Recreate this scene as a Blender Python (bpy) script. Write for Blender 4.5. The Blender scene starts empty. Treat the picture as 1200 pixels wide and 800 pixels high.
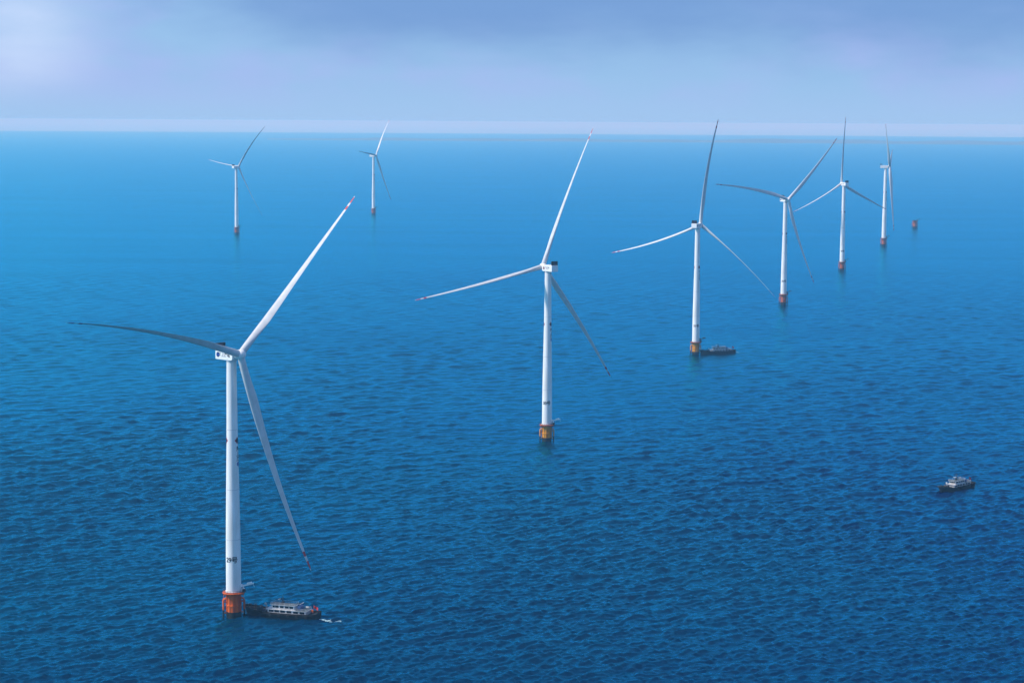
import bpy, bmesh, math, random
import numpy as np
from mathutils import Vector, Matrix

random.seed(7)
RNG = np.random.default_rng(11)
S = bpy.context.scene
COL = S.collection
R = math.radians

# ------------------------------------------------------------------ camera
CAM_H = 205.0
cd = bpy.data.cameras.new('camera')
cd.sensor_width = 36.0
cd.lens = 70.0
cd.clip_start = 1.0
cd.clip_end = 300000.0
cam = bpy.data.objects.new('camera', cd)
COL.objects.link(cam)
pitch = math.atan((400 - 143.0) / 2333.333)
roll = R(0.35)
fw = Vector((0, math.cos(pitch), -math.sin(pitch)))
rt = Vector((1, 0, 0))
up = rt.cross(fw)
rt2 = math.cos(roll) * rt + math.sin(roll) * up
up2 = -math.sin(roll) * rt + math.cos(roll) * up
cam.matrix_world = Matrix(((rt2.x, up2.x, -fw.x, 0), (rt2.y, up2.y, -fw.y, 0),
                           (rt2.z, up2.z, -fw.z, CAM_H), (0, 0, 0, 1)))
S.camera = cam

# ------------------------------------------------------------------ sky, sun, exposure
SUN_EL, SUN_AZ = R(46), R(262)          # azimuth clockwise from +Y
w = bpy.data.worlds.new('World')
S.world = w
w.use_nodes = True
nt = w.node_tree
nt.nodes.clear()
wo = nt.nodes.new('ShaderNodeOutputWorld')
bg = nt.nodes.new('ShaderNodeBackground')
bg.inputs['Strength'].default_value = 0.10
sky = nt.nodes.new('ShaderNodeTexSky')
sky.sky_type = 'NISHITA'
sky.sun_disc = False
sky.sun_elevation = SUN_EL
sky.sun_rotation = SUN_AZ
sky.altitude = 100
sky.air_density = 1.2
sky.dust_density = 1.5
sky.ozone_density = 2.0
# thin uneven veil of cloud, brighter low down and towards the left
def N(kind, **kw):
    n = nt.nodes.new(kind)
    for k, v in kw.items(): setattr(n, k, v)
    return n
def rng(src, a, b, c=0.0, d=1.0):
    n = N('ShaderNodeMapRange', interpolation_type='SMOOTHSTEP')
    for k, v in zip(('From Min', 'From Max', 'To Min', 'To Max'), (a, b, c, d)): n.inputs[k].default_value = v
    nt.links.new(src, n.inputs['Value'])
    return n.outputs['Result']
def mth(op, a, b):
    n = N('ShaderNodeMath', operation=op, use_clamp=False)
    for i, q in enumerate((a, b)):
        if isinstance(q, (int, float)): n.inputs[i].default_value = q
        else: nt.links.new(q, n.inputs[i])
    return n.outputs[0]
tc = N('ShaderNodeTexCoord')
xyz = N('ShaderNodeSeparateXYZ')
nt.links.new(tc.outputs['Generated'], xyz.inputs[0])
def cloud(scale, loc, sz, det):
    mp = N('ShaderNodeMapping')
    mp.inputs['Scale'].default_value = sz
    mp.inputs['Location'].default_value = loc
    nz = N('ShaderNodeTexNoise')
    nz.inputs['Scale'].default_value = scale
    nz.inputs['Detail'].default_value = det
    nz.inputs['Roughness'].default_value = .55
    nt.links.new(tc.outputs['Generated'], mp.inputs['Vector'])
    nt.links.new(mp.outputs['Vector'], nz.inputs['Vector'])
    return nz.outputs['Fac']
big = cloud(4.0, (.6, 0, .35), (1, 1, 4.5), 3)
fine = cloud(16.0, (.1, .3, .8), (1, 1, 3.0), 5)
dark = mth('MULTIPLY', rng(xyz.outputs['Z'], .012, .066), rng(xyz.outputs['X'], -.27, -.02, .25, 1.0))
dark = mth('ADD', dark, mth('MULTIPLY', mth('SUBTRACT', big, .5), .85))
dark = mth('ADD', dark, mth('MULTIPLY', mth('SUBTRACT', fine, .5), .65))
dark = mth('MULTIPLY', rng(dark, .0, 1.0), rng(xyz.outputs['Z'], .08, .18, 1.0, .0))
tint = N('ShaderNodeMix', data_type='RGBA', blend_type='MULTIPLY')
tint.inputs['Factor'].default_value = 1.0
tint.inputs['B'].default_value = (0.62, 0.80, 1.12, 1)
gd = N('ShaderNodeVectorMath', operation='DISTANCE')      # thinner cloud at upper left lets more light through
gd.inputs[1].default_value = (-.243, .969, .040)
nt.links.new(tc.outputs['Generated'], gd.inputs[0])
glow = mth('MULTIPLY', rng(gd.outputs['Value'], .005, .062, 1.0, .0), rng(fine, .25, .7, .45, 1.0))
hue = N('ShaderNodeMix', data_type='RGBA')
hue.inputs['A'].default_value = (3.4, 5.9, 9.3, 1)
hue.inputs['B'].default_value = (4.1, 5.5, 9.8, 1)
nt.links.new(rng(cloud(7.0, (.2, .7, .1), (1, 1, 2.2), 4), .40, .60), hue.inputs['Factor'])
thin = N('ShaderNodeMix', data_type='RGBA')
thin.inputs['B'].default_value = (6.0, 7.6, 10.8, 1)
cl = N('ShaderNodeMix', data_type='RGBA')
nt.links.new(hue.outputs['Result'], cl.inputs['A'])
cl.inputs['B'].default_value = (1.85, 3.65, 7.4, 1)
veil = N('ShaderNodeMix', data_type='RGBA')
nt.links.new(rng(xyz.outputs['Z'], .24, .66, .86, .10), veil.inputs['Factor'])
nt.links.new(dark, cl.inputs['Factor'])
nt.links.new(sky.outputs['Color'], tint.inputs['A'])
nt.links.new(tint.outputs['Result'], veil.inputs['A'])
nt.links.new(cl.outputs['Result'], thin.inputs['A'])
nt.links.new(glow, thin.inputs['Factor'])
low = N('ShaderNodeMix', data_type='RGBA')               # mist lying on the horizon
low.inputs['B'].default_value = (3.95, 6.3, 9.75, 1)
nt.links.new(rng(xyz.outputs['Z'], .0, .026, 1.0, .0), low.inputs['Factor'])
nt.links.new(thin.outputs['Result'], low.inputs['A'])
nt.links.new(low.outputs['Result'], veil.inputs['B'])
nt.links.new(veil.outputs['Result'], bg.inputs['Color'])
nt.links.new(bg.outputs['Background'], wo.inputs['Surface'])

sl = bpy.data.lights.new('sun', 'SUN')
sl.energy = 5.0
sl.angle = R(4)
sl.color = (1.0, 0.95, 0.88)
so = bpy.data.objects.new('sun', sl)
COL.objects.link(so)
sd = Vector((math.sin(SUN_AZ) * math.cos(SUN_EL), math.cos(SUN_AZ) * math.cos(SUN_EL), math.sin(SUN_EL)))
so.rotation_euler = sd.to_track_quat('Z', 'Y').to_euler()
so.location = sd * 3000

vs = S.view_settings
vs.view_transform = 'Standard'
vs.look = 'None'
vs.exposure = 0.0
vs.gamma = 1.0
vs.use_curve_mapping = False
S.cycles.use_denoising = True
S.cycles.volume_bounces = 2
S.cycles.max_bounces = 8
S.cycles.use_adaptive_sampling = True
S.cycles.adaptive_threshold = 0.01

# ------------------------------------------------------------------ helpers
def tag(o, label=None, cat=None, group=None, kind=None):
    if label: o['label'] = label
    if cat: o['category'] = cat
    if group: o['group'] = group
    if kind: o['kind'] = kind
    return o

def link(name, me, parent=None):
    o = bpy.data.objects.new(name, me)
    COL.objects.link(o)
    if parent: o.parent = parent
    return o

def empty(name, loc=(0, 0, 0), rz=0.0, sc=1.0):
    o = bpy.data.objects.new(name, None)
    COL.objects.link(o)
    o.location = loc
    o.rotation_euler = (0, 0, rz)
    o.scale = (sc, sc, sc)
    return o

class MB:
    """collects vertices and faces of one part"""
    def __init__(s):
        s.v, s.f, s.m = [], [], []
    def add(s, vs_, fs_, mi=0):
        b = len(s.v)
        s.v += [tuple(p) for p in vs_]
        s.f += [tuple(i + b for i in f) for f in fs_]
        s.m += [mi] * len(fs_)
        return s
    def box(s, x0, x1, y0, y1, z0, z1, mi=0, bev=0.0, M=None):
        bm = bmesh.new()
        bmesh.ops.create_cube(bm, size=1)
        for q in bm.verts:
            q.co = Vector((x0 + (q.co.x + .5) * (x1 - x0), y0 + (q.co.y + .5) * (y1 - y0), z0 + (q.co.z + .5) * (z1 - z0)))
        if bev > 0:
            bmesh.ops.bevel(bm, geom=bm.edges[:], offset=bev, segments=2, affect='EDGES', profile=.6)
        if M: bmesh.ops.transform(bm, matrix=M, verts=bm.verts[:])
        bm.verts.index_update()
        s.add([q.co for q in bm.verts], [[q.index for q in f.verts] for f in bm.faces], mi)
        bm.free()
        return s
    def lathe(s, prof, n=32, c=(0, 0), mi=0, a0=0.0, capb=True, capt=True):
        vs_, fs_ = [], []
        for r, z in prof:
            for k in range(n):
                t = a0 + 2 * math.pi * k / n
                vs_.append((c[0] + r * math.cos(t), c[1] + r * math.sin(t), z))
        for i in range(len(prof) - 1):
            for k in range(n):
                k2 = (k + 1) % n
                fs_.append((i * n + k, i * n + k2, (i + 1) * n + k2, (i + 1) * n + k))
        if capb: fs_.append(tuple(range(n - 1, -1, -1)))
        if capt: fs_.append(tuple((len(prof) - 1) * n + k for k in range(n)))
        return s.add(vs_, fs_, mi)
    def tube(s, pts, r, n=8, mi=0):
        pts = [Vector(p) for p in pts]
        vs_, fs_ = [], []
        for i, p in enumerate(pts):
            d = (pts[min(i + 1, len(pts) - 1)] - pts[max(i - 1, 0)]).normalized()
            a = Vector((0, 0, 1)) if abs(d.z) < .9 else Vector((1, 0, 0))
            u = d.cross(a).normalized(); q = d.cross(u)
            rr = r[i] if isinstance(r, (list, tuple)) else r
            for k in range(n):
                t = 2 * math.pi * k / n
                vs_.append(p + rr * (math.cos(t) * u + math.sin(t) * q))
        for i in range(len(pts) - 1):
            for k in range(n):
                k2 = (k + 1) % n
                fs_.append((i * n + k, (i + 1) * n + k, (i + 1) * n + k2, i * n + k2))
        fs_.append(tuple(range(n)))
        fs_.append(tuple((len(pts) - 1) * n + k for k in range(n - 1, -1, -1)))
        return s.add(vs_, fs_, mi)
    def ring(s, R0, r, z, n=40, m=8, c=(0, 0), mi=0):
        vs_, fs_ = [], []
        for i in range(n):
            t = 2 * math.pi * i / n
            for k in range(m):
                q = 2 * math.pi * k / m
                rr = R0 + r * math.cos(q)
                vs_.append((c[0] + rr * math.cos(t), c[1] + rr * math.sin(t), z + r * math.sin(q)))
        for i in range(n):
            i2 = (i + 1) % n
            for k in range(m):
                k2 = (k + 1) % m
                fs_.append((i * m + k, i2 * m + k, i2 * m + k2, i * m + k2))
        return s.add(vs_, fs_, mi)
    def mesh(s, name, mats, smooth=40):
        me = bpy.data.meshes.new(name)
        me.from_pydata(s.v, [], s.f)
        for m in (mats if isinstance(mats, (list, tuple)) else [mats]): me.materials.append(m)
        me.polygons.foreach_set('material_index', s.m)
        bm = bmesh.new(); bm.from_mesh(me)
        bmesh.ops.recalc_face_normals(bm, faces=bm.faces[:])
        bm.to_mesh(me); bm.free()
        if smooth:
            me.polygons.foreach_set('use_smooth', [True] * len(me.polygons))
            me.set_sharp_from_angle(angle=R(smooth))
        me.update()
        return me
    def build(s, name, mats, parent=None, smooth=40):
        return link(name, s.mesh(name, mats, smooth), parent)

def mat(name, col, rough=.5, metal=0.0, spec=.5, var=0.0, vscale=1.0, col2=None, streak=False, bump=0.0):
    m = bpy.data.materials.new(name)
    m.use_nodes = True
    t = m.node_tree
    p = t.nodes['Principled BSDF']
    p.inputs['Roughness'].default_value = rough
    p.inputs['Metallic'].default_value = metal
    p.inputs['Specular IOR Level'].default_value = spec
    p.inputs['Base Color'].default_value = (*col, 1)
    if var > 0 or col2:
        c2 = col2 or tuple(c * (1 - var) for c in col)
        tcn = t.nodes.new('ShaderNodeTexCoord')
        mpn = t.nodes.new('ShaderNodeMapping')
        mpn.inputs['Scale'].default_value = (1, 1, .12) if streak else (1, 1, 1)
        n = t.nodes.new('ShaderNodeTexNoise')
        n.inputs['Scale'].default_value = vscale
        n.inputs['Detail'].default_value = 6
        n.inputs['Roughness'].default_value = .62
        r = t.nodes.new('ShaderNodeValToRGB')
        r.color_ramp.elements[0].position = .38
        r.color_ramp.elements[1].position = .66
        r.color_ramp.elements[0].color = (*col, 1)
        r.color_ramp.elements[1].color = (*c2, 1)
        t.links.new(tcn.outputs['Object'], mpn.inputs['Vector'])
        t.links.new(mpn.outputs['Vector'], n.inputs['Vector'])
        t.links.new(n.outputs['Fac'], r.inputs['Fac'])
        t.links.new(r.outputs['Color'], p.inputs['Base Color'])
        if bump:
            b = t.nodes.new('ShaderNodeBump')
            b.inputs['Strength'].default_value = bump
            t.links.new(n.outputs['Fac'], b.inputs['Height'])
            t.links.new(b.outputs['Normal'], p.inputs['Normal'])
    return m

M_TOWER = mat('tower_paint', (.86, .86, .86), .42, col2=(.70, .69, .66), vscale=.45, streak=True)
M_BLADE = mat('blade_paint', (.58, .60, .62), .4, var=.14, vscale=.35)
M_NAC = mat('nacelle_paint', (.80, .80, .80), .4, var=.06, vscale=.8)
M_SEAM = mat('flange_paint', (.62, .63, .65), .5, var=.1, vscale=1)
M_ORANGE = mat('orange_paint', (.80, .135, .0), .5, col2=(.42, .05, .001), vscale=.55, streak=True)  # dark streaks: rust stain, plus painted-in shade for the gaps between stiffeners
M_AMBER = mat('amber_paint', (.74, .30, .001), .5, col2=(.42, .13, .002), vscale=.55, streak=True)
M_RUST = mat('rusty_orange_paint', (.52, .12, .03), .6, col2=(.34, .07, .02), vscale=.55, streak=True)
M_TIDE = mat('marine_growth', (.012, .014, .012), .7, var=.4, vscale=1.5)
M_DKSTEEL = mat('dark_steel', (.03, .03, .035), .5, var=.3, vscale=1)
M_BLACK = mat('cooler_black', (.006, .006, .010), .5, var=.2, vscale=.7)
M_RED = mat('warning_red', (.50, .012, .02), .5, var=.2, vscale=1)
M_INK = mat('lettering_black', (.012, .012, .014), .6, var=.2, vscale=2)
M_GREYINK = mat('lettering_grey', (.10, .11, .12), .6, var=.2, vscale=2)
M_BLUEINK = mat('emblem_blue', (.008, .03, .26), .5, var=.2, vscale=2)
M_DKRED = mat('emblem_dark_red', (.20, .008, .02), .5, var=.2, vscale=2)
M_HULL = mat('hull_black', (.006, .006, .008), .7, spec=.25, col2=(.014, .010, .009), vscale=.5, streak=True)
M_DECK = mat('deck_grey', (.018, .02, .024), .8, var=.35, vscale=.9)
M_BWHITE = mat('boat_white', (.60, .61, .63), .45, col2=(.34, .32, .30), vscale=.9, streak=True)
M_GLASS = mat('window_glass', (.01, .014, .02), .08, spec=.6, var=.2, vscale=1)
M_TYRE = mat('tyre_rubber', (.014, .014, .014), .85, var=.2, vscale=3)
M_FLAG = mat('flag_red', (.60, .02, .015), .8, var=.15, vscale=2)
M_BUOY = mat('lifebuoy_orange', (.70, .12, .01), .6, var=.15, vscale=2)
M_ROOF = mat('roof_grey_green', (.07, .10, .11), .6, var=.3, vscale=.8)
M_ROPE = mat('rope_tan', (.20, .16, .10), .9, var=.3, vscale=3)
M_FUNNEL = mat('funnel_blue', (.03, .07, .20), .5, var=.2, vscale=1)

# ------------------------------------------------------------------ sea
NW = 90
lam = np.exp(RNG.uniform(np.log(1.9), np.log(26.0), NW))
main = R(128)                                  # direction the waves travel
th = main + RNG.normal(0, R(30), NW)
kx, ky = 2 * np.pi / lam * np.cos(th), 2 * np.pi / lam * np.sin(th)
ph = RNG.uniform(0, 2 * np.pi, NW)
steep = 0.050 * (0.50 + 1.15 * np.exp(-((np.log(lam) - np.log(3.9)) / 0.65) ** 2))
amp = steep * lam / (2 * np.pi) * 1.2

def sea_height(X, Y, spacing=None):
    Z = np.zeros_like(X)
    # gusts: slow variation of the wave height over the water
    g = 1 + .22 * np.sin(X * .0071 + Y * .0043 + 1.3) * np.sin(X * .0037 - Y * .0061 + .4) + .15 * np.sin(X * .017 - Y * .006)
    for i in range(NW):
        a = amp[i]
        if spacing is not None:
            f = np.clip((lam[i] / spacing - 1.8) / 1.5, 0, 1)
            if f.max() <= 0: continue
            a = a * f
        s = np.sin(kx[i] * X + ky[i] * Y + ph[i])
        Z += a * (s + .28 * s * s - .14)        # peaked crests, flat troughs
    return Z * g

def build_sea():
    H = CAM_H
    d0, d1 = 400.0, 6500.0
    nr = 2000
    inv = np.linspace(1 / d0, 1 / d1, nr)
    d = 1 / inv
    far = np.array([7200, 8200, 9600, 11500, 14000, 18000, 24000, 35000.])
    near = np.array([4.0, 60, 140, 220, 290, 350, 385])
    dd = np.concatenate([near, d, far])
    side = R(16) + (R(56) - R(16)) * np.linspace(0, 1, 321)[1:] ** 1.25
    ang = np.concatenate([-side[::-1], np.linspace(R(-16), R(16), 1150), side])
    nc = len(ang)
    A, D = np.meshgrid(ang, dd)
    X, Y = D * np.sin(A), D * np.cos(A)
    sp_r = np.gradient(dd)[:, None] * np.ones_like(X)
    sp = np.maximum(sp_r, D * np.gradient(ang)[None, :])
    Z = sea_height(X, Y, sp)
    Z[dd < 395] = 0
    edge = np.clip((R(56) - np.abs(A)) / R(12), 0, 1)
    Z *= edge
    V = np.stack([X, Y, Z], -1).reshape(-1, 3)
    n_r = len(dd)
    idx = np.arange(n_r * nc).reshape(n_r, nc)
    q = np.stack([idx[:-1, :-1], idx[:-1, 1:], idx[1:, 1:], idx[1:, :-1]], -1).reshape(-1, 4)
    # the rest of the circle, calm and coarse
    a2 = np.linspace(R(56), R(304), 100)
    d2 = np.array([4.0, 300, 900, 2500, 7000, 35000.])
    A2, D2 = np.meshgrid(a2, d2)
    V2 = np.stack([D2 * np.sin(A2), D2 * np.cos(A2), np.zeros_like(A2)], -1).reshape(-1, 3)
    i2 = np.arange(len(d2) * len(a2)).reshape(len(d2), len(a2)) + len(V)
    q2 = np.stack([i2[:-1, :-1], i2[:-1, 1:], i2[1:, 1:], i2[1:, :-1]], -1).reshape(-1, 4)
    V = np.concatenate([V, V2]).astype(np.float32)
    q = np.concatenate([q, q2]).astype(np.int32)
    me = bpy.data.meshes.new('sea_water')
    me.vertices.add(len(V)); me.loops.add(q.size); me.polygons.add(len(q))
    me.vertices.foreach_set('co', V.ravel())
    me.loops.foreach_set('vertex_index', q.ravel())
    me.polygons.foreach_set('loop_start', np.arange(0, q.size, 4, dtype=np.int32))
    me.polygons.foreach_set('use_smooth', np.ones(len(q), dtype=bool))
    me.update(calc_edges=True)
    m = bpy.data.materials.new('sea_water')
    m.use_nodes = True
    t = m.node_tree
    t.nodes.clear()
    out = t.nodes.new('ShaderNodeOutputMaterial')
    body = t.nodes.new('ShaderNodeBsdfDiffuse')          # light coming back up out of the water
    tw = t.nodes.new('ShaderNodeTexCoord')               # greener, more turbid water towards the left
    pl = t.nodes.new('ShaderNodeTexNoise')
    pl.inputs['Scale'].default_value = .0016
    pl.inputs['Detail'].default_value = 4
    sx = t.nodes.new('ShaderNodeSeparateXYZ')
    ad = t.nodes.new('ShaderNodeMath'); ad.operation = 'MULTIPLY_ADD'
    ad.inputs[1].default_value = -.0008
    cr = t.nodes.new('ShaderNodeValToRGB')
    cr.color_ramp.elements[0].position = .25
    cr.color_ramp.elements[0].color = (0.0, .002, .042, 1)
    cr.color_ramp.elements[1].position = .95
    cr.color_ramp.elements[1].color = (0.0, .052, .088, 1)
    t.links.new(tw.outputs['Object'], pl.inputs['Vector'])
    t.links.new(tw.outputs['Object'], sx.inputs[0])
    t.links.new(sx.outputs['X'], ad.inputs[0])
    t.links.new(pl.outputs['Fac'], ad.inputs[2])
    t.links.new(ad.outputs[0], cr.inputs['Fac'])
    t.links.new(cr.outputs['Color'], body.inputs['Color'])
    gl = t.nodes.new('ShaderNodeBsdfGlossy')             # the sky on its surface
    gl.inputs['Color'].default_value = (.004, .69, 1.0, 1)
    gl.inputs['Roughness'].default_value = .17
    fr = t.nodes.new('ShaderNodeFresnel')
    fr.inputs['IOR'].default_value = 1.62
    mx = t.nodes.new('ShaderNodeMixShader')
    t.links.new(fr.outputs['Fac'], mx.inputs['Fac'])
    t.links.new(body.outputs['BSDF'], mx.inputs[1])
    t.links.new(gl.outputs['BSDF'], mx.inputs[2])
    t.links.new(mx.outputs['Shader'], out.inputs['Surface'])
    tcn = t.nodes.new('ShaderNodeTexCoord')
    mpn = t.nodes.new('ShaderNodeMapping')
    mpn.inputs['Rotation'].default_value = (0, 0, -R(38))
    mpn.inputs['Scale'].default_value = (.55, 1.2, 1)
    n1 = t.nodes.new('ShaderNodeTexNoise')
    n1.inputs['Scale'].default_value = .55
    n1.inputs['Detail'].default_value = 5
    n1.inputs['Roughness'].default_value = .6
    b1 = t.nodes.new('ShaderNodeBump')
    b1.inputs['Strength'].default_value = 1.0
    b1.inputs['Distance'].default_value = .45
    gm = t.nodes.new('ShaderNodeMapping')                # gusts roughen the water in long streaks
    gm.inputs['Rotation'].default_value = (0, 0, R(-30))
    gm.inputs['Scale'].default_value = (.0018, .0075, 1)
    gn = t.nodes.new('ShaderNodeTexNoise')
    gn.inputs['Scale'].default_value = 1.0
    gn.inputs['Detail'].default_value = 5
    gr = t.nodes.new('ShaderNodeMapRange')
    for k, v in zip(('From Min', 'From Max', 'To Min', 'To Max'), (.36, .64, .45, 1.0)): gr.inputs[k].default_value = v
    t.links.new(tcn.outputs['Object'], gm.inputs['Vector'])
    t.links.new(gm.outputs['Vector'], gn.inputs['Vector'])
    t.links.new(gn.outputs['Fac'], gr.inputs['Value'])
    t.links.new(gr.outputs['Result'], b1.inputs['Strength'])
    n2 = t.nodes.new('ShaderNodeTexNoise')               # longer chop
    n2.inputs['Scale'].default_value = .085
    n2.inputs['Detail'].default_value = 4
    b2 = t.nodes.new('ShaderNodeBump')
    b2.inputs['Strength'].default_value = 1.0
    b2.inputs['Distance'].default_value = 1.3
    t.links.new(mpn.outputs['Vector'], n2.inputs['Vector'])
    t.links.new(n2.outputs['Fac'], b2.inputs['Height'])
    t.links.new(b2.outputs['Normal'], b1.inputs['Normal'])
    t.links.new(tcn.outputs['Object'], mpn.inputs['Vector'])
    t.links.new(mpn.outputs['Vector'], n1.inputs['Vector'])
    t.links.new(n1.outputs['Fac'], b1.inputs['Height'])
    for nd in (body, gl, fr): t.links.new(b1.outputs['Normal'], nd.inputs['Normal'])
    me.materials.append(m)
    o = link('sea_water', me)
    tag(o, 'wind rippled deep blue sea water', None, None, 'structure')
build_sea()

# low far shore on the right half of the horizon
def build_shore():
    nA = 260
    vs_, fs_ = [], []
    for i in range(nA):
        u = i / (nA - 1)
        a = R(-7 + 26 * u)
        h = 16 + 26 * u * (1 - .5 * u) + 10 * math.sin(u * 19) * math.sin(u * 7.3 + 1) + 5 * math.sin(u * 61)
        h = max(2.0, h * min(1, u * 6))
        for (dz, D) in ((-2, 21300), (h * .55, 21700), (h, 22300), (-2, 23600)):
            vs_.append((D * math.sin(a), D * math.cos(a), dz))
    for i in range(nA - 1):
        for k in range(3):
            fs_.append((i * 4 + k, (i + 1) * 4 + k, (i + 1) * 4 + k + 1, i * 4 + k + 1))
    b = MB().add(vs_, fs_)
    o = b.build('hills', mat('shore_green', (.03, .06, .055), .9, col2=(.05, .08, .08), vscale=.002), None, 60)
    tag(o, 'low distant shoreline fading in haze', None, None, 'structure')
build_shore()

# ------------------------------------------------------------------ air
def build_haze():
    b = MB().box(-100000, 100000, -100000, 100000, -9, 214)
    me = b.mesh('haze', [], 0)
    o = link('haze', me)
    m = bpy.data.materials.new('haze_air')
    m.use_nodes = True
    t = m.node_tree
    t.nodes.clear()
    out = t.nodes.new('ShaderNodeOutputMaterial')
    v = t.nodes.new('ShaderNodeVolumePrincipled')
    v.inputs['Color'].default_value = (.30, .66, 1.0, 1)
    v.inputs['Absorption Color'].default_value = (.70, .44, 1, 1)
    v.inputs['Density'].default_value = .000072
    v.inputs['Anisotropy'].default_value = 0.0
    t.links.new(v.outputs['Volume'], out.inputs['Volume'])
    me.materials.clear(); me.materials.append(m)
    tag(o, 'pale blue sea haze', None, None, 'stuff')
build_haze()

# ------------------------------------------------------------------ wind turbines (built 110 m to the hub, scaled by the root)
TOWER_PROF = [(3.12, 11.0), (3.08, 25), (2.92, 40), (2.74, 52), (2.56, 62), (2.36, 72), (2.24, 84), (2.12, 96), (2.02, 107.3)]
def tower_r(z):
    for (r0, z0), (r1, z1) in zip(TOWER_PROF, TOWER_PROF[1:]):
        if z <= z1: return r0 + (r1 - r0) * (z - z0) / (z1 - z0)
    return TOWER_PROF[-1][0]

def text_tris(body, size, spacing=1.0, vertical=False, bold=.0):
    """flat glyph outlines as (verts, faces) centred on the origin, from the built-in font"""
    c = bpy.data.curves.new('lettering', 'FONT')
    c.body = '\n'.join(body) if vertical else body
    c.size = size
    c.align_x, c.align_y = 'CENTER', 'CENTER'
    c.space_character = spacing
    c.space_line = .95
    c.offset = bold
    c.resolution_u = 3
    o = bpy.data.objects.new('lettering', c)
    COL.objects.link(o)
    dg = bpy.context.evaluated_depsgraph_get()
    me = bpy.data.meshes.new_from_object(o.evaluated_get(dg))
    v = [tuple(p.co) for p in me.vertices]
    f = [tuple(p.vertices) for p in me.polygons]
    bpy.data.objects.remove(o); bpy.data.curves.remove(c); bpy.data.meshes.remove(me)
    return v, f

def subdiv(v, f, n):
    bm = bmesh.new()
    vv = [bm.verts.new(p) for p in v]
    for q in f:
        try: bm.faces.new([vv[i] for i in q])
        except ValueError: pass
    bmesh.ops.triangulate(bm, faces=bm.faces[:])
    for _ in range(n):
        long_ = [e for e in bm.edges if e.calc_length() > .55]
        if not long_: break
        bmesh.ops.subdivide_edges(bm, edges=long_, cuts=1)
        bmesh.ops.triangulate(bm, faces=bm.faces[:])
    bm.verts.index_update()
    r = ([tuple(x.co) for x in bm.verts], [tuple(x.index for x in q.verts) for q in bm.faces])
    bm.free()
    return r

def wrap(v, az, z0, proud):
    """bend flat (x, y) shapes round the tower; az is the compass direction the mark faces"""
    out = []
    for x, y, _ in v:
        z = z0 + y
        r = tower_r(z) + proud
        a = az + x / r
        out.append((r * math.sin(a), -r * math.cos(a), z))
    return out

CHORD = [(0, 3.0), (.05, 3.0), (.12, 3.3), (.2, 3.9), (.3, 3.6), (.45, 2.9), (.6, 2.3), (.75, 1.75), (.88, 1.25), (.96, .85), (.99, .5), (1, .12)]
THICK = [(0, 1.0), (.05, .98), (.12, .72), (.2, .46), (.3, .34), (.5, .25), (.75, .2), (1, .18)]
def lerp(tab, s):
    for (a, b), (c, d) in zip(tab, tab[1:]):
        if s <= c: return b + (d - b) * (s - a) / (c - a)
    return tab[-1][1]

def blade_mesh(hub, a, e, L, bA, bT, sag, base_s, beta, wide=1.0):
    t = a.cross(e)
    flap = a * math.cos(beta) + t * math.sin(beta)
    chd = -a * math.sin(beta) + t * math.cos(beta)
    NS, NP = 46, 22
    vs_, fs_, mi = [], [], []
    ss = [base_s + (1 - base_s) * (1 - math.cos(math.pi * .5 * i / (NS - 1)) if i < 0 else i / (NS - 1)) for i in range(NS)]
    ss += [.992, .997]
    ss = sorted(ss)
    def pos(s): return hub + e * (s * L) + (a * bA + t * bT) * (L * s * s) + Vector((0, 0, -sag * L * s * s))
    for s in ss:
        p = pos(s)
        c, k = lerp(CHORD, s) * (1 + (wide - 1) * min(1, s / .12)), lerp(THICK, s)
        tw = R(13) * (1 - s) ** 2 * min(1, s / .1)
        cd_ = chd * math.cos(tw) + flap * math.sin(tw)
        fl = flap * math.cos(tw) - chd * math.sin(tw)
        af = min(1, max(0, (s - .05) / .15))
        for j in range(NP):
            q = 2 * math.pi * j / NP
            x = .5 * math.cos(q)
            y = .5 * math.sin(q)
            ya = y * (1 - .75 * (0.5 - x) ** 1.4) * 1.1        # thin trailing edge
            y = y * (1 - af) + ya * af
            x2 = x - .15 * af
            vs_.append(p + cd_ * (x2 * c) + fl * (y * c * k))
    n = len(ss)
    for i in range(n - 1):
        sm = .5 * (ss[i] + ss[i + 1])
        m = 1 if (.905 < sm < .94 or .965 < sm < .992) else 0
        for j in range(NP):
            j2 = (j + 1) % NP
            fs_.append((i * NP + j, i * NP + j2, (i + 1) * NP + j2, (i + 1) * NP + j)); mi.append(m)
    fs_.append(tuple(range(NP - 1, -1, -1))); mi.append(0)
    fs_.append(tuple((n - 1) * NP + j for j in range(NP))); mi.append(0)
    b = MB(); b.add(vs_, fs_); b.m = mi
    return b

SHARED = {}
def shared(key, fn):
    if key not in SHARED: SHARED[key] = fn()
    return SHARED[key]

def tower_mesh():
    b = MB()
    prof = []
    for z in np.linspace(11.0, 107.3, 60): prof.append((tower_r(z), z))
    b.lathe(prof, 48)
    for z in (33.0, 54.0, 79.0): b.lathe([(tower_r(z) + .05, z - .14), (tower_r(z) + .05, z + .14)], 48, mi=1)
    b.lathe([(3.4, 10.75), (3.4, 11.15)], 48, mi=1)
    return b.mesh('tower', [M_TOWER, M_SEAM])

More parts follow.
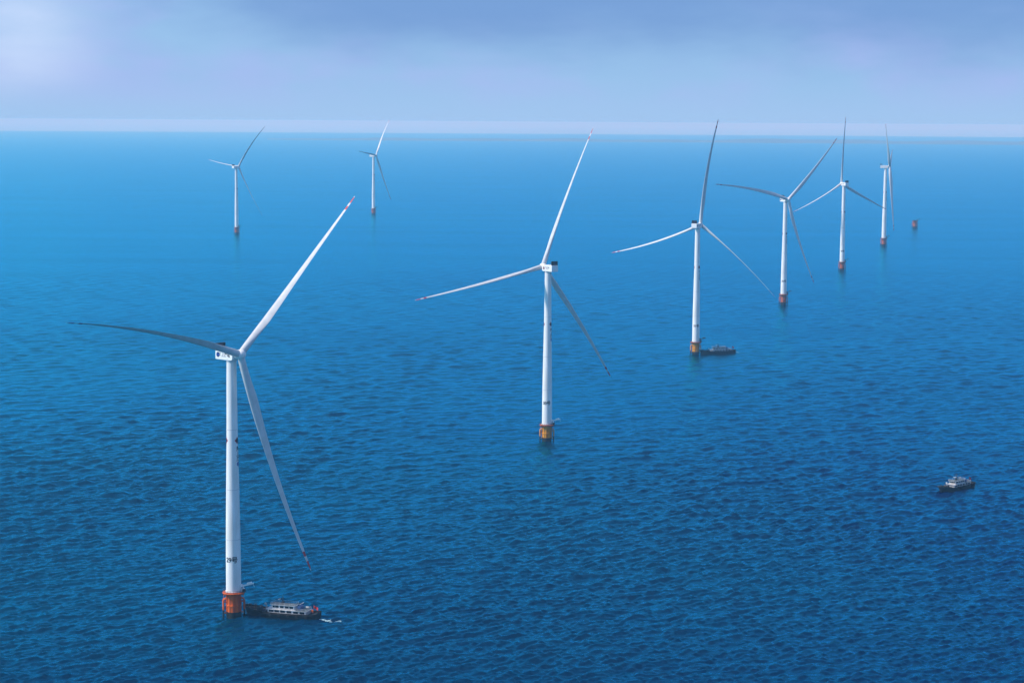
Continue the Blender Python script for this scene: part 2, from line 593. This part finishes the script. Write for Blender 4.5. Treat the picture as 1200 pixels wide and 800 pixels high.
def tp_mesh(paint):
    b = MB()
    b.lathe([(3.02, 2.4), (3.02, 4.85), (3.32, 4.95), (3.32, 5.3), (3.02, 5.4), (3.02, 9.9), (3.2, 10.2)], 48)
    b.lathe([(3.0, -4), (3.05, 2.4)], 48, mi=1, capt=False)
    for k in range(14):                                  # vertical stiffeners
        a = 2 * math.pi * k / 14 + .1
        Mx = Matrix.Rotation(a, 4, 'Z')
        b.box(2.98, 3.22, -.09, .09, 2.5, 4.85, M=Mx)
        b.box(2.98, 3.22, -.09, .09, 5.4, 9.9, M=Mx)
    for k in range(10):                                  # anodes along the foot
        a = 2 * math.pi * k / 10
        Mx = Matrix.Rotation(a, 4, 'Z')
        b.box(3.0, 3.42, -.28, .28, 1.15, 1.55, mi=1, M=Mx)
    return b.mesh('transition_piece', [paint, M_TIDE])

def platform_mesh(paint):
    b = MB()
    b.lathe([(3.25, 10.15), (4.55, 10.15), (4.62, 10.3), (4.62, 10.55), (4.5, 10.62), (3.25, 10.62)], 48, capb=False, capt=False)
    for k in range(16):
        Mx = Matrix.Rotation(2 * math.pi * k / 16, 4, 'Z')
        b.box(3.05, 4.4, -.07, .07, 9.5, 10.15, M=Mx)
    return b.mesh('platform', paint)

def railing_mesh():
    b = MB()
    for z in (11.15, 11.7): b.ring(4.5, .05, z, 48, 6)
    for k in range(20):
        a = 2 * math.pi * k / 20
        b.tube([(4.5 * math.cos(a), 4.5 * math.sin(a), 10.6), (4.5 * math.cos(a), 4.5 * math.sin(a), 11.72)], .05, 6)
    return b.mesh('railing', M_DKSTEEL)

def landing_mesh(paint):
    b = MB()
    for y in (-.85, .85):
        b.tube([(4.35, y, 3.2), (4.35, y, 7.0), (4.1, y, 7.6), (3.1, y, 7.9)], .30, 10)
        b.tube([(4.35, y, -2.5), (4.35, y, 3.2)], .31, 10, mi=1)
        for z in (2.0, 6.4): b.tube([(3.0, y, z), (4.35, y, z)], .17, 8)
    for i in range(13): b.tube([(4.2, -.35, .6 + i * .72), (4.2, .35, .6 + i * .72)], .045, 5)
    for y in (-.35, .35): b.tube([(4.2, y, 0), (4.2, y, 10.4)], .06, 6)
    return b.mesh('boat_landing', [paint, M_TIDE])

def crane_mesh(paint=M_NAC):
    b = MB()
    b.lathe([(.62, 10.62), (.62, 10.8), (.38, 10.9), (.34, 12.9), (.5, 13.0), (.5, 13.5), (.2, 13.6)], 14, c=(3.75, -1.5))
    b.box(3.1, 4.3, -2.15, -1.1, 11.2, 12.3, bev=.08)
    M = Matrix.Translation((3.75, -1.5, 13.2)) @ Matrix.Rotation(R(-20), 4, 'Z') @ Matrix.Rotation(R(-14), 4, 'Y')
    b.box(-1.1, 4.6, -.26, .26, -.22, .3, bev=.05, M=M)
    b.box(-1.6, -.2, -.5, .5, -.35, .75, bev=.08, M=M)
    b.box(1.8, 3.9, -.5, .5, .22, .8, bev=.08, M=M)
    b.tube([M @ Vector((4.4, 0, -.2)), M @ Vector((4.4, 0, -1.5))], .05, 6)
    return b.mesh('davit_crane', paint)

def locker_mesh():
    b = MB()
    b.box(2.9, 4.2, -3.1, -2.2, 10.62, 12.0, bev=.06)
    b.tube([(2.6, -3.3, 10.6), (2.6, -3.3, 13.2)], .08, 6)
    return b.mesh('equipment_locker', M_DKSTEEL)

def nacelle_mesh():
    b = MB()
    # side outline swept across the width, with rounded edges
    bm = bmesh.new()
    prof = [(3.3, -1.55), (2.4, -2.05), (-7.0, -2.05), (-7.25, -1.8), (-7.25, 1.7), (-7.0, 1.95), (1.4, 1.95), (2.7, 1.75), (3.3, 1.5)]
    f = bm.faces.new([bm.verts.new((x, -2.45, z)) for x, z in prof])
    r = bmesh.ops.extrude_face_region(bm, geom=[f])
    for v in r['geom']:
        if isinstance(v, bmesh.types.BMVert): v.co.y = 2.45
    bmesh.ops.bevel(bm, geom=bm.edges[:], offset=.12, segments=2, affect='EDGES')
    bm.verts.index_update()
    b.add([v.co for v in bm.verts], [[v.index for v in q.verts] for q in bm.faces])
    bm.free()
    b.lathe([(2.16, -2.75), (2.2, -2.0)], 36, mi=1)         # yaw ring
    b.lathe([(.25, 1.9), (.22, 2.25)], 10, c=(-1.8, 1.0))
    b.box(-3.6, -2.3, -.7, .7, 1.9, 2.12, bev=.05, mi=1)     # roof hatch
    return b.mesh('nacelle', [M_NAC, M_SEAM])

def cooler_mesh():
    b = MB()
    b.box(-7.05, -6.35, -2.3, -.12, 2.05, 4.5, bev=.05)
    b.box(-7.05, -6.35, .12, 2.3, 2.05, 4.5, bev=.05)
    b.box(-6.95, -6.45, -.12, .12, 2.0, 4.4, mi=1)
    b.box(-7.1, -6.3, -2.4, 2.4, 4.48, 4.6, mi=0)
    for y in (-2.2, 2.2): b.tube([(-6.4, y, 4.3), (-4.6, y, 1.95)], .07, 6)
    return b.mesh('cooler', [M_BLACK, M_BLUEINK])

def mast_mesh():
    b = MB()
    b.tube([(-5.2, -.8, 1.9), (-5.2, -.8, 4.2)], .06, 6)
    b.tube([(-5.2, -1.4, 4.0), (-5.2, -.2, 4.0)], .05, 6)
    b.tube([(-5.2, -1.4, 4.0), (-5.2, -1.4, 4.5)], .09, 6)
    b.tube([(-5.2, -.2, 4.0), (-5.2, -.2, 4.4)], .1, 6)
    return b.mesh('wind_sensor', M_DKSTEEL)

def hub_mesh():
    b = MB()
    prof = []
    for i in range(15):
        t = i / 14
        z = -2.3 + 4.75 * t
        if z < 0.4: r = 2.02 - .10 * ((.4 - z) / 2.7) ** 2
        else: r = 2.02 * math.sqrt(max(0, 1 - ((z - .4) / 2.08) ** 2))
        prof.append((max(r, .03), z))
    b.lathe(prof, 40)
    return b.mesh('hub', M_NAC, 60)

def nacelle_marks(kind):
    """emblem and lettering on both sides of the nacelle: list of (name, MB, materials)"""
    out = []
    for sy in (-1, 1):
        Y = sy * 2.458
        def put(v, f, x, z, mirror=(sy > 0)):
            return [((-p[0] if mirror else p[0]) + x, Y, p[1] + z) for p in v], f
        e = MB()
        n = 28
        if kind == 'blue':
            xo = -5.5 if sy < 0 else -.6
            v = [(1.05 * math.cos(2 * math.pi * k / n), 1.05 * math.sin(2 * math.pi * k / n), 0) for k in range(n)]
            e.add(*put(v, [tuple(range(n))], xo, 0), 0)
            for s2, z2 in ((1, .62), (-1, -.62)):
                v = [(.62 * math.cos(math.pi * k / 10), s2 * .42 * math.sin(math.pi * k / 10), 0) for k in range(11)]
                vv, ff = put(v, [tuple(range(11))], xo, z2 - s2 * .05)
                e.add([(p[0], p[1] + sy * .012, p[2]) for p in vv], ff, 1)
            mats = [M_BLUEINK, M_INK]
            words = [('海上', 1.9, -3.45 if sy < 0 else -2.65, 0, M_GREYINK, .03), ('风电', 1.7, .1 if sy < 0 else -5.6, -.1, M_INK, .06)]
        else:
            xo = -5.2 if sy < 0 else 1.2
            v = [(.78 * math.cos(2 * math.pi * k / n), .95 * math.sin(2 * math.pi * k / n), 0) for k in range(n)]
            e.add(*put(v, [tuple(range(n))], xo, 0), 0)
            v = [(.5 * math.cos(math.pi * k / 10), -.6 * math.sin(math.pi * k / 10), 0) for k in range(11)]
            vv, ff = put(v, [tuple(range(11))], xo, -.05)
            e.add([(p[0], p[1] + sy * .012, p[2]) for p in vv], ff, 1)
            mats = [M_DKRED, M_INK]
            words = [('海上风电', 1.05, -1.6 if sy < 0 else -2.4, .42, M_INK, .03), ('海上风电', .62, -1.6 if sy < 0 else -2.4, -.55, M_GREYINK, .02)]
        out.append(('emblem', e, mats))
        for body, size, x, z, m, bo in words:
            v, f = text_tris(body, size, bold=bo)
            b = MB(); b.add(*put(v, f, x, z))
            out.append(('lettering', b, m))
    return out

GROUP = 'offshore wind turbines standing in the sea'
def turbine(px, hz, yaw, phi, L, bA, bT, sag, beta, label, paint=0, number=None, emblem='blue', num_az=0.0, marks=True, wide=1.0):
    sc = hz / 110.0
    x, y = px
    root = empty('wind_turbine', (x, y, 0), 0, sc)
    tag(root, label, 'wind turbine', GROUP)
    view = math.atan2(x, y)                    # direction away from the camera
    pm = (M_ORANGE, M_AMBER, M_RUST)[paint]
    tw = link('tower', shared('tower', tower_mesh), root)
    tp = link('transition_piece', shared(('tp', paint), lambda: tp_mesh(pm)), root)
    tp.rotation_euler.z = -view
    pf = link('platform', shared(('pf', paint), lambda: platform_mesh(pm if paint == 0 else M_RUST)), root)
    pf.rotation_euler.z = -view
    link('railing', shared('rail', railing_mesh), pf)
    for a in (R(6), R(186)):
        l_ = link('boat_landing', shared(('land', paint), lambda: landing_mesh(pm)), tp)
        l_.rotation_euler.z = a
    cr = link('davit_crane', shared('crane', crane_mesh) if paint < 2 and number != '31号' else shared('crane_dark', lambda: crane_mesh(M_DKSTEEL)), root)
    cr.rotation_euler.z = -view + R(10)
    lk = link('equipment_locker', shared('locker', locker_mesh), root)
    lk.rotation_euler.z = -view + R(22)
    # marks on the tower: hazard diamonds, number, upright lettering
    fa = -view                                  # compass direction (from -Y) that faces the camera
    if marks:
        for az in (R(60), R(-84)):
            def dia():
                b = MB()
                v, f = subdiv([(-1.5, 0, 0), (0, -1.55, 0), (1.5, 0, 0), (0, 1.55, 0)], [(0, 1, 2, 3)], 4)
                v2, f2 = subdiv([(-1.1, 0, 0), (0, -1.15, 0), (1.1, 0, 0), (0, 1.15, 0)], [(0, 1, 2, 3)], 4)
                b.add(wrap(v, 0, 74.5, .05), f, 0)
                b.add(wrap(v2, 0, 74.5, .09), f2, 1)
                return b.mesh('hazard_diamond', [M_RED, M_INK], 60)
            d = link('hazard_diamond', shared('dia', dia), tw)
            d.rotation_euler.z = az + fa
        def vert():
            b = MB()
            for i, ch in enumerate('海上风电'):
                v, f = subdiv(*text_tris(ch, 2.1, bold=.06), 3)
                b.add(wrap(v, 0, 70.9 - i * 2.15, .06), f, 0 if i < 3 else 1)
            return b.mesh('tower_lettering', [M_INK, M_BLUEINK], 60)
        vt = link('tower_lettering', shared('vert', vert), tw)
        vt.rotation_euler.z = R(66) + fa
    if number:
        v, f = subdiv(*text_tris(number, 2.75, spacing=.95, bold=.07), 3)
        b = MB(); b.add(wrap(v, 0, 24.5, .06), f)
        o = b.build('tower_number', M_INK, tw, 60)
        o.rotation_euler.z = fa + num_az
    # nacelle, cooler, hub: +x of the nacelle mesh points upwind
    a = Vector((math.sin(yaw) * .996, -math.cos(yaw) * .996, .087)).normalized()
    rz = math.atan2(a.y, a.x)
    nc = link('nacelle', shared('nac', nacelle_mesh), root)
    nc.location = (0, 0, 110 - .15); nc.rotation_euler.z = rz
    co = link('cooler', shared('cool', cooler_mesh), nc)
    ms = link('wind_sensor', shared('mast', mast_mesh), nc)
    if emblem:
        for i, (nm, b, m) in enumerate(shared(('marks', emblem), lambda: [(n_, b_.mesh(n_, m_, 0), None) for n_, b_, m_ in nacelle_marks(emblem)])):
            link(nm, b, nc)
    hubp = Vector((0, 0, 110)) + a * 5.6
    hb = link('hub', shared('hub', hub_mesh), root)
    hb.location = hubp
    hb.rotation_euler = a.to_track_quat('Z', 'Y').to_euler()
    u = a.cross(Vector((0, 0, 1))).normalized()
    wv = u.cross(a)
    Ls = L / sc
    for k in range(3):
        an = phi + k * 2 * math.pi / 3
        e = wv * math.cos(an) + u * math.sin(an)
        bb = blade_mesh(hubp, a, e, Ls, bA, bT, sag, 1.2 / Ls, R(beta[k]), wide)
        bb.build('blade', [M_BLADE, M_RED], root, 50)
    return root

turbine((-115.0, 810.7), 109.6, R(49.2), R(71.8), 92.3, .074, .068, .039, (70, 165, 82),
        'nearest large white wind turbine with bright orange foundation at lower left', 0, '29号', 'blue', R(-14))
turbine((22.9, 1274.5), 112.3, R(214.9), R(17.4), 97.1, .008, .055, .019, (100, 148, 110),
        'white wind turbine with amber foundation, alone near the centre, dark red emblem on nacelle', 1, '30号', 'red', R(-6))
turbine((164.0, 1766.0), 114.9, R(149.7), R(5.7), 94.3, 0, .106, -.010, (128, 128, 124),
        'white wind turbine seen from behind with a dark boat moored at its right side', 1, '31号', 'red', R(2))
turbine((309.7, 2265.8), 119.2, R(23.7), R(72.9), 97.3, .027, .088, .030, (8, 8, 8),
        'wind turbine with left blade curving level, fourth along the right hand row', 2, '32号', 'blue', R(0))
turbine((465.0, 2804.7), 121.3, R(202.8), R(116.9), 88.2, -.010, .041, -.065, (165, 92, 165),
        'hazy wind turbine with one blade standing straight up, rotor turned away', 2, '33号', 'red', R(0))
turbine((630.0, 3378.6), 133.7, R(76.6), R(46.6), 108.3, .014, -.009, .029, (152, 143, 25),
        'hazy wind turbine with its rotor seen nearly edge on, beside the bare foundation', 2, None, None, wide=1.5)
turbine((-501.4, 3618.3), 120.9, R(142.9), R(35.9), 95.0, .174, .032, .029, (106, 116, 98),
        'faint distant wind turbine at the far left behind the nearest turbine', 2, None, None)
turbine((-308.7, 4419.3), 129.1, R(67.9), R(83.4), 103.4, .089, -.020, .041, (62, 122, 110),
        'faintest and smallest wind turbine, with short left blade, between far left and centre', 2, None, None)

# bare foundation still without a tower
root = empty('turbine_foundation', (802.3, 3974.6, 0), 0, 1.25)
tag(root, 'small bare orange foundation without a tower at far right', 'foundation')
link('transition_piece', shared(('tp', 2), None), root)
pf = link('platform', shared(('pf', 2), None), root)
link('railing', shared('rail', None), pf)
for a in (R(0), R(180)):
    l_ = link('boat_landing', shared(('land', 2), None), root); l_.rotation_euler.z = a
link('davit_crane', shared('crane_dark', None), root)
b = MB().lathe([(2.6, 10.4), (2.6, 11.6), (1.6, 12.2)], 24)
b.build('cover', M_DKSTEEL, root)

# ------------------------------------------------------------------ workboats (bow along +x, about 33 m)
def hull_sections():
    xs = [-16.5, -15.8, -13, -9, -4, 2, 7, 11, 13.6, 15.2, 16.2, 16.8]
    hb = [3.2, 3.7, 3.95, 4.05, 4.1, 4.1, 4.0, 3.6, 2.9, 2.1, 1.2, .35]
    sh = [2.75, 2.7, 2.5, 2.35, 2.25, 2.25, 2.4, 2.8, 3.2, 3.5, 3.7, 3.8]
    return xs, hb, sh
def hull_mesh():
    xs, hb, sh = hull_sections()
    vs_, fs_ = [], []
    n = 0
    for x, h, s in zip(xs, hb, sh):
        wl = h * (.93 if x < 10 else .93 - (x - 10) * .05)
        rk = -max(0, x - 10) * .12
        pts = [(0, -1.6), (wl * .75, -1.5), (wl * .95, -.4), (wl, .6), (h, s - .5), (h + .05, s), (h - .16, s), (h - .18, s - .75)]
        row = []
        for y, z in pts: row.append((x + (rk * max(0, (s - z)) * .35), y, z))
        full = [(p[0], -p[1], p[2]) for p in row[::-1]] + row[1:]
        n = len(full)
        vs_ += full
    for i in range(len(xs) - 1):
        for k in range(n - 1):
            fs_.append((i * n + k, (i + 1) * n + k, (i + 1) * n + k + 1, i * n + k + 1))
    fs_.append(tuple(range(1, n - 1)))
    m = (len(xs) - 1) * n
    fs_.append(tuple(m + k for k in range(n - 2, 0, -1)))
    b = MB().add(vs_, fs_)
    # rubbing strake
    for sy in (-1, 1):
        b.tube([(x, sy * (h + .06), s - .55) for x, h, s in zip(xs, hb, sh)], .14, 6)
    return b.mesh('hull', M_HULL, 35)
def deck_mesh():
    xs, hb, sh = hull_sections()
    vs_, fs_ = [], []
    for x, h, s in zip(xs, hb, sh): vs_ += [(x, -(h - .1), s - .72), (x, h - .1, s - .72)]
    for i in range(len(xs) - 1): fs_.append((2 * i, 2 * i + 2, 2 * i + 3, 2 * i + 1))
    return MB().add(vs_, fs_).mesh('deck', M_DECK, 0)
def boat(loc, heading, sc, label, lifebuoys=True):
    root = empty('workboat', (loc[0], loc[1], .15), heading, sc)
    tag(root, label, 'boat', 'dark workboats at the wind farm')
    P = lambda nm, fn, par=root: link(nm, shared(('boat', nm, fn.__code__.co_firstlineno), fn), par)
    hull = P('hull', hull_mesh)
    P('deck', deck_mesh)
    for sy in (-1, 1):                           # tyres hung along the sides
        for x in (-12.5, -8.5, -4.5, -.5, 3.5, 7.5):
            t = link('tyre_fender', shared('tyre', lambda: MB().ring(.42, .19, 0, 18, 8).mesh('tyre_fender', M_TYRE)), hull)
            t.location = (x, sy * 4.3, 1.35); t.rotation_euler = (R(90), 0, 0)
    def house():
        b = MB().box(-12.0, 5.2, -2.75, 2.75, 1.5, 3.3, bev=.1)
        b.box(-12.3, 5.9, -3.05, 3.05, 3.3, 3.42, bev=.03)
        return b.mesh('deckhouse', M_BWHITE)
    dh = P('deckhouse', house)
    for sy in (-1, 1):
        for x in (-10.3, -7.4, -4.5, -1.6, 1.0, 3.5):
            g = link('window', shared('win_low', lambda: MB().box(-1.05, 1.05, -.03, .03, -.44, .44, bev=.02).mesh('window', M_GLASS)), dh)
            g.location = (x, sy * 2.76, 2.72)
    def wheel():
        b = MB()
        b.box(-6.6, 3.4, -2.1, 2.1, 3.42, 5.15, bev=.1)
        b.box(-7.0, 4.3, -2.45, 2.45, 5.15, 5.3, bev=.04)
        return b.mesh('wheelhouse', M_BWHITE)
    wh = P('wheelhouse', wheel)
    P('roof', lambda: MB().box(-6.8, 4.1, -2.25, 2.25, 5.3, 5.36, bev=.02).mesh('roof', M_ROOF), wh)
    P('upper_deck', lambda: MB().box(-12.1, -7.1, -2.85, 2.85, 3.42, 3.47).mesh('upper_deck', M_ROOF), dh)
    for sy in (-1, 1):
        for x in (-5.3, -3.2, -1.0, 1.2, 2.6):
            g = link('window', shared('win_up', lambda: MB().box(-.78, .78, -.03, .03, -.42, .42, bev=.02).mesh('window', M_GLASS)), wh)
            g.location = (x, sy * 2.11, 4.45); g.scale.x = .62 if x > 2 else 1
    for y in (-1.6, 0, 1.6):
        g = link('window', shared('win_fr', lambda: MB().box(-.03, .03, -.55, .55, -.42, .42, bev=.02).mesh('window', M_GLASS)), wh)
        g.location = (3.41, y * .8, 4.5)
    def mast():
        b = MB()
        b.tube([(-.6, 0, 5.3), (-.6, 0, 9.2)], [.28, .12], 8)
        b.box(-1.2, -.1, -.6, .6, 5.36, 6.5, bev=.05)
        b.tube([(-.6, -1.1, 8.0), (-.6, 1.1, 8.0)], .07, 6)
        b.tube([(-.6, 0, 7.0), (1.0, 0, 7.0)], .08, 6)
        b.tube([(3.2, -1.5, 5.3), (3.2, -1.5, 7.4)], .05, 5)
        return b.mesh('mast', M_DKSTEEL)
    ma = P('mast', mast)
    P('radar', lambda: MB().box(.6, 1.2, -1.0, 1.0, 7.08, 7.3, bev=.06).mesh('radar', M_BWHITE), ma)
    P('searchlight', lambda: MB().tube([(2.6, .9, 5.3), (2.6, .9, 5.9), (3.1, .9, 6.0)], [.08, .16, .24], 8).mesh('searchlight', M_DKSTEEL), wh)
    def rails():
        b = MB()
        for z in (5.75, 6.15): b.tube([(-6.8, -2.3, z), (4.0, -2.3, z), (4.0, 2.3, z), (-6.8, 2.3, z), (-6.8, -2.3, z)], .035, 5)
        for x in (-6.8, -4.6, -2.4, -.2, 2, 4):
            for y in (-2.3, 2.3): b.tube([(x, y, 5.3), (x, y, 6.15)], .035, 5)
        for z in (3.9, 4.35): b.tube([(-6.8, -2.85, z), (-12.1, -2.85, z), (-12.1, 2.85, z), (-6.8, 2.85, z)], .035, 5)
        for x in (-12.1, -10.3, -8.5, -6.8):
            for y in (-2.85, 2.85): b.tube([(x, y, 3.4), (x, y, 4.35)], .035, 5)
        return b.mesh('railing', M_BWHITE)
    P('railing', rails)
    for y in (-1.2, 1.2):
        def funnel():
            b = MB()
            b.box(-.8, .8, -.5, .5, 3.42, 5.0, bev=.1)
            b.tube([(0, 0, 5.0), (-.2, 0, 5.7)], .2, 8)
            return b.mesh('funnel', M_FUNNEL)
        o = link('funnel', shared('funnel', funnel), root)
        o.location = (-8.6, y, 0)
    P('stern_davit', lambda: MB().tube([(-7.3, -1.9, 3.4), (-7.3, -1.9, 5.0), (-8.9, -2.6, 5.9)], .13, 6).mesh('stern_davit', M_BWHITE))
    P('raft_canister', lambda: MB().tube([(-11.4, -2.2, 3.95), (-11.2, -2.2, 3.95), (-10.2, -2.2, 3.95), (-10.0, -2.2, 3.95)], [.38, .48, .48, .38], 12).mesh('raft_canister', M_BWHITE))
    def flag():
        b = MB()
        n = 9
        vs_ = []
        for s2 in (-.012, .012):
            for i in range(n):
                for j in range(4):
                    u = i / (n - 1)
                    vs_.append((-14.5 - 1.9 * u, .16 * math.sin(u * 7 + j * .5) + s2, 5.7 - .42 * j - .9 * u))
        o_ = n * 4
        fs_ = []
        for i in range(n - 1):
            for j in range(3):
                q = (i * 4 + j, i * 4 + j + 1, (i + 1) * 4 + j + 1, (i + 1) * 4 + j)
                fs_ += [q, tuple(k + o_ for k in q[::-1])]
        for i in range(n - 1):
            for j in (0, 3):
                fs_.append((i * 4 + j, (i + 1) * 4 + j, (i + 1) * 4 + j + o_, i * 4 + j + o_))
        b.add(vs_, fs_)
        b.tube([(-14.0, 0, 2), (-14.5, 0, 6.0)], .07, 6, mi=1)
        return b.mesh('flag', [M_FLAG, M_DKSTEEL])
    P('flag', flag)
    def buoys():
        b = MB()
        b.box(-13.5, -12.7, -2.3, -1.5, 2.0, 3.3, bev=.08)
        return b.mesh('life_jacket_bin', M_BUOY)
    P('life_jacket_bin', buoys)
    def winch():
        b = MB()
        b.tube([(9.6, -1.3, 2.9), (9.6, 1.3, 2.9)], .6, 14)
        b.tube([(9.6, -1.45, 2.9), (9.6, -1.3, 2.9)], .85, 14)
        b.tube([(9.6, 1.3, 2.9), (9.6, 1.45, 2.9)], .85, 14)
        b.box(9.0, 10.2, -1.6, 1.6, 1.8, 2.3)
        return b.mesh('anchor_winch', M_DKSTEEL)
    P('anchor_winch', winch)
    for bx, by in ((12.2, -1.85), (12.9, -1.85), (12.2, 1.85), (12.9, 1.85), (15.0, 0)):
        o = link('bollard', shared('bollard', lambda: MB().lathe([(.2, 2.3), (.2, 3.6), (.28, 3.65), (.28, 3.85)], 10).mesh('bollard', M_DKSTEEL)), root)
        o.location = (bx, by, .35 if bx > 14 else 0)
    def hatch():
        b = MB()
        b.box(5.9, 7.0, -1.6, 1.6, 1.6, 2.2, bev=.05)
        return b.mesh('deck_hatch', M_DKSTEEL)
    P('deck_hatch', hatch)
    P('rope_coil', lambda: MB().ring(.55, .16, 2.15, 18, 6, c=(11.2, 1.4)).ring(.5, .15, 2.4, 18, 6, c=(11.2, 1.4)).mesh('rope_coil', M_ROPE))
    P('vent_cowl', lambda: MB().tube([(7.3, -1.2, 1.6), (7.3, -1.2, 4.0), (7.45, -1.2, 4.4), (8.0, -1.2, 4.5)], [.3, .3, .38, .5], 12).mesh('vent_cowl', M_BWHITE))
    def nose():
        b = MB()
        for x, h, z in ((15.3, 1.9, 3.15), (16.1, 1.25, 3.3), (16.75, .3, 3.4)):
            for sy in (-1, 1): b.ring(.4, .18, 0, 16, 8)
        b = MB()
        b.tube([(14.6, -2.5, 3.2), (16.2, -1.45, 3.4), (17.0, -.3, 3.5), (17.0, .3, 3.5), (16.2, 1.45, 3.4), (14.6, 2.5, 3.2)], .42, 10)
        return b.mesh('bow_fender', M_TYRE)
    P('bow_fender', nose)
    return root

def heading(p, q): return math.atan2(q[1] - p[1], q[0] - p[0])
boat((-95.2, 811.4), heading((-79.4, 805.9), (-111.0, 815.5)), 1.0,
     'long dark workboat with white two deck cabin, bow against the nearest orange foundation')
boat((184.0, 1772.0), heading((201.0, 1779.0), (167.0, 1762.5)), 1.06,
     'dark workboat with white cabin moored right of the third turbine, far out')
boat((251.6, 1111.8), heading((262.0, 1122.0), (241.2, 1101.5)), .95,
     'lone black workboat with white wheelhouse on open water at right')

# churned white water behind the boats' sterns
def foam(name, x, y, ang, ln, wd, n, label):
    b = MB()
    rg = random.Random(int(x * 7))
    for i in range(n):
        u = rg.random() ** 1.3
        cx = x + math.cos(ang) * ln * u - math.sin(ang) * rg.gauss(0, wd * (.3 + .5 * u))
        cy = y + math.sin(ang) * ln * u + math.cos(ang) * rg.gauss(0, wd * (.4 + .6 * u))
        rx, ry = rg.uniform(.15, .62) * (1.1 - .6 * u), rg.uniform(.12, .45) * (1.1 - .6 * u)
        z = float(sea_height(np.array([cx]), np.array([cy]))[0]) + .10
        k = 9
        vs_ = [(cx + rx * rg.uniform(.6, 1.2) * math.cos(2 * math.pi * j / k), cy + ry * rg.uniform(.6, 1.2) * math.sin(2 * math.pi * j / k), z) for j in range(k)]
        vs_.append((cx, cy, z + .16 * rx))
        b.add(vs_, [(j, (j + 1) % k, k) for j in range(k)])
    o = b.build(name, M_FOAM, None, 60)
    tag(o, label, None, None, 'stuff')
M_FOAM = mat('white_foam', (.52, .74, .80), .8, var=.25, vscale=1.2)
foam('foam', -78.6, 805.2, R(-10), 9.0, .62, 190, 'white propeller wash behind the near workboat')
foam('foam', 201.8, 1779.6, R(10), 7.0, .62, 120, 'white propeller wash behind the far moored workboat')
